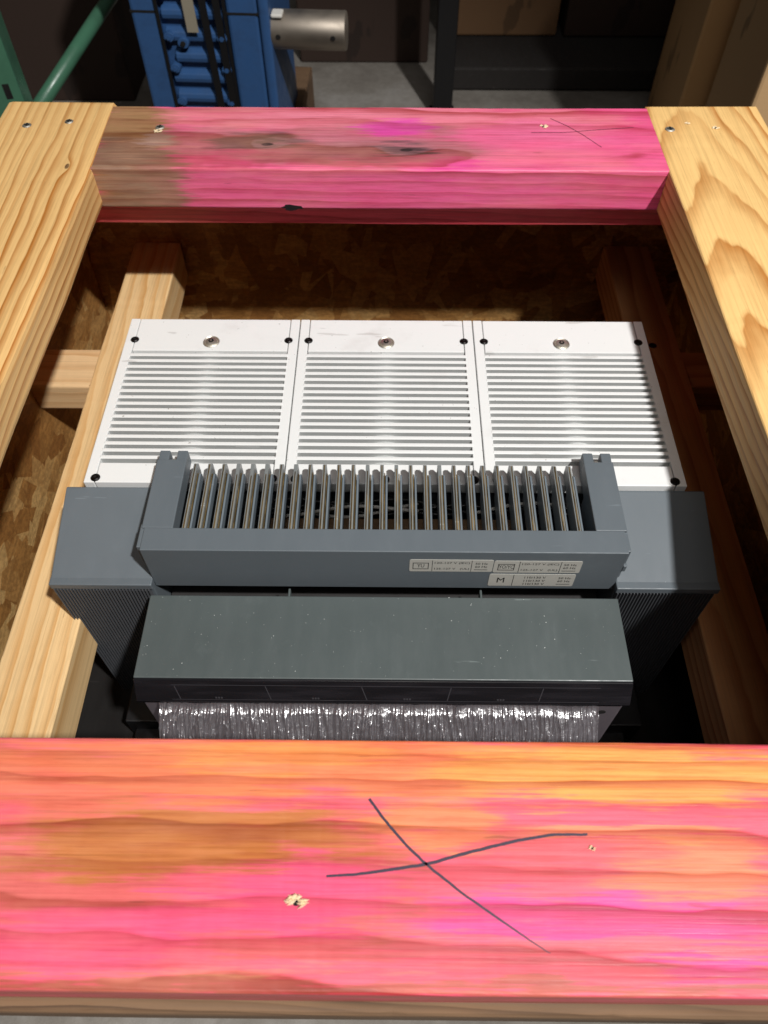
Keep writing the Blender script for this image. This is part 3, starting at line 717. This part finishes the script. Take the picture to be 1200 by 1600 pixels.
for x in (.162, .268):
    mb = MB(); mb.cyl((x, -.0105, .318), .0050, .004, 'y', n=12); mb.build('shaft_hole', M['hole'], sh)
mb = MB(); mb.box(.150, .172, -.002, .03, .352, .360); mb.build('paper_scrap', M['wire_white'], gb, bevel=.003)

pal = thing('pallet', 'weathered wooden pallet under the blue gearbox', 'pallet', (gx, gy+.12, 0), R(-3))
for k in range(5):
    board(.24, .07, .016, seed=80+k).build('deck_board', M['weathered'], pal, (0, -.18+k*.07, .142))
for x in (-.095, 0, .095):
    board(.35, .04, .132, seed=90).build('stringer', M['weathered'], pal, (x, 0, .066), (0, 0, pi/2))

pp = at(40, 165, Y=1.0)
post = thing('rack_post', 'green perforated steel rack post at the far left', 'rack post', (pp.x, 1.0, 0), R(12))
mb = MB(); mb.box(-.07, .0, 0, .003, 0, 1.1); mb.box(-.0028, .0, .0032, .05, 0, 1.1); mb.build('angle', M['green'], post, bevel=.0008)
for k in range(3, 15):
    for x in (-.014, -.044):
        mb = MB(); mb.box(x-.005, x+.003, -.0006, .0002, .03+k*.05, .048+k*.05); mb.build('slot', M['hole'], post)
brace = MB(); brace.tube([at(46, 190, Y=1.05), at(150, 30, Y=1.25), at(200, -45, Y=1.4)], .010, 14)
br_o = brace.build('rack_brace', M['green'], smooth=True); br_o['label'] = 'green round steel brace slanting beside the rack post'; br_o['category'] = 'brace'

def carton(name, lab, w, d, h, loc, rz, mat):
    """loc is the near left bottom corner"""
    t = thing(name, lab, 'box', loc, rz)
    mb = MB(); mb.box(0, w, 0, d, 0, h); mb.build('body', mat, t, bevel=.004)
    for q in (0, 1):
        mb = MB(); mb.box(-.001, w+.001, q*d/2+.002*q, d/2*(q+1)-.002*(1-q), h+.0005, h+.0035); mb.build('flap', mat, t, bevel=.001)
    mb = MB(); mb.box(w/2-.012, w/2+.012, -.0028, -.0012, h-.2, h+.004); mb.box(w/2-.025, w/2+.025, -.0028, d+.002, h+.0037, h+.0045); mb.build('tape', M['tape'], t)
    return t
P0 = at(1060, 165, Y=1.12)
carton('cardboard_box', 'tall brown cardboard box with dark scuffs right of the crate', .50, .4, .62, (P0.x, P0.y, 0), R(-12), M['card'])
P1 = at(1172, 170, Y=.90)
carton('cardboard_box', 'paler cardboard box cut off by the right edge, nearest the crate', .30, .18, .50, (P1.x, P1.y, 0), R(-6), M['card4'])
def floor_carton(lab, x0, x1, y, d, h, mat, rz=0, z=0):
    a = at(x0, y, CZ-z); b = at(x1, y, CZ-z); return carton('cardboard_box', lab, abs(b.x-a.x), d, h, (a.x, a.y, z), rz, mat)
floor_carton('dim brown cardboard box with a strip of tape standing on the black platform', 712, 868, 56, .3, .34, M['card2'], z=.0465)
floor_carton('very dark carton behind the steel shaft', 470, 668, 98, .35, .40, M['card3'])
floor_carton('carton coloured black for shade between two brown boxes', 880, 1075, 58, .3, .5, M['card3'], z=.0465)
a_, b_ = at(706, 106, CZ-.045), at(1064, 106, CZ-.045)
mb = MB(); mb.box(a_.x, b_.x, a_.y, a_.y+.75, .002, .045); pf = mb.build('platform', M['rubber'], bevel=.004)
pf['label'] = 'low black platform on the concrete with brown boxes standing on it'; pf['category'] = 'platform'
floor_carton('carton coloured dark for shade left of the blue gearbox', 30, 212, 158, .3, .5, M['card3'])
bp = at(690, 178, CZ); pl = thing('shelf_leg', 'black steel shelf leg standing on the concrete behind the crate', 'shelf leg', (bp.x, bp.y, 0))
mb = MB(); mb.box(-.018, .018, -.018, .018, .006, .9); mb.build('leg', M['strapblack'], pl, bevel=.002)
mb = MB(); mb.box(-.024, .024, -.024, .024, 0, .005); mb.build('foot_plate', M['strapblack'], pl, bevel=.001)
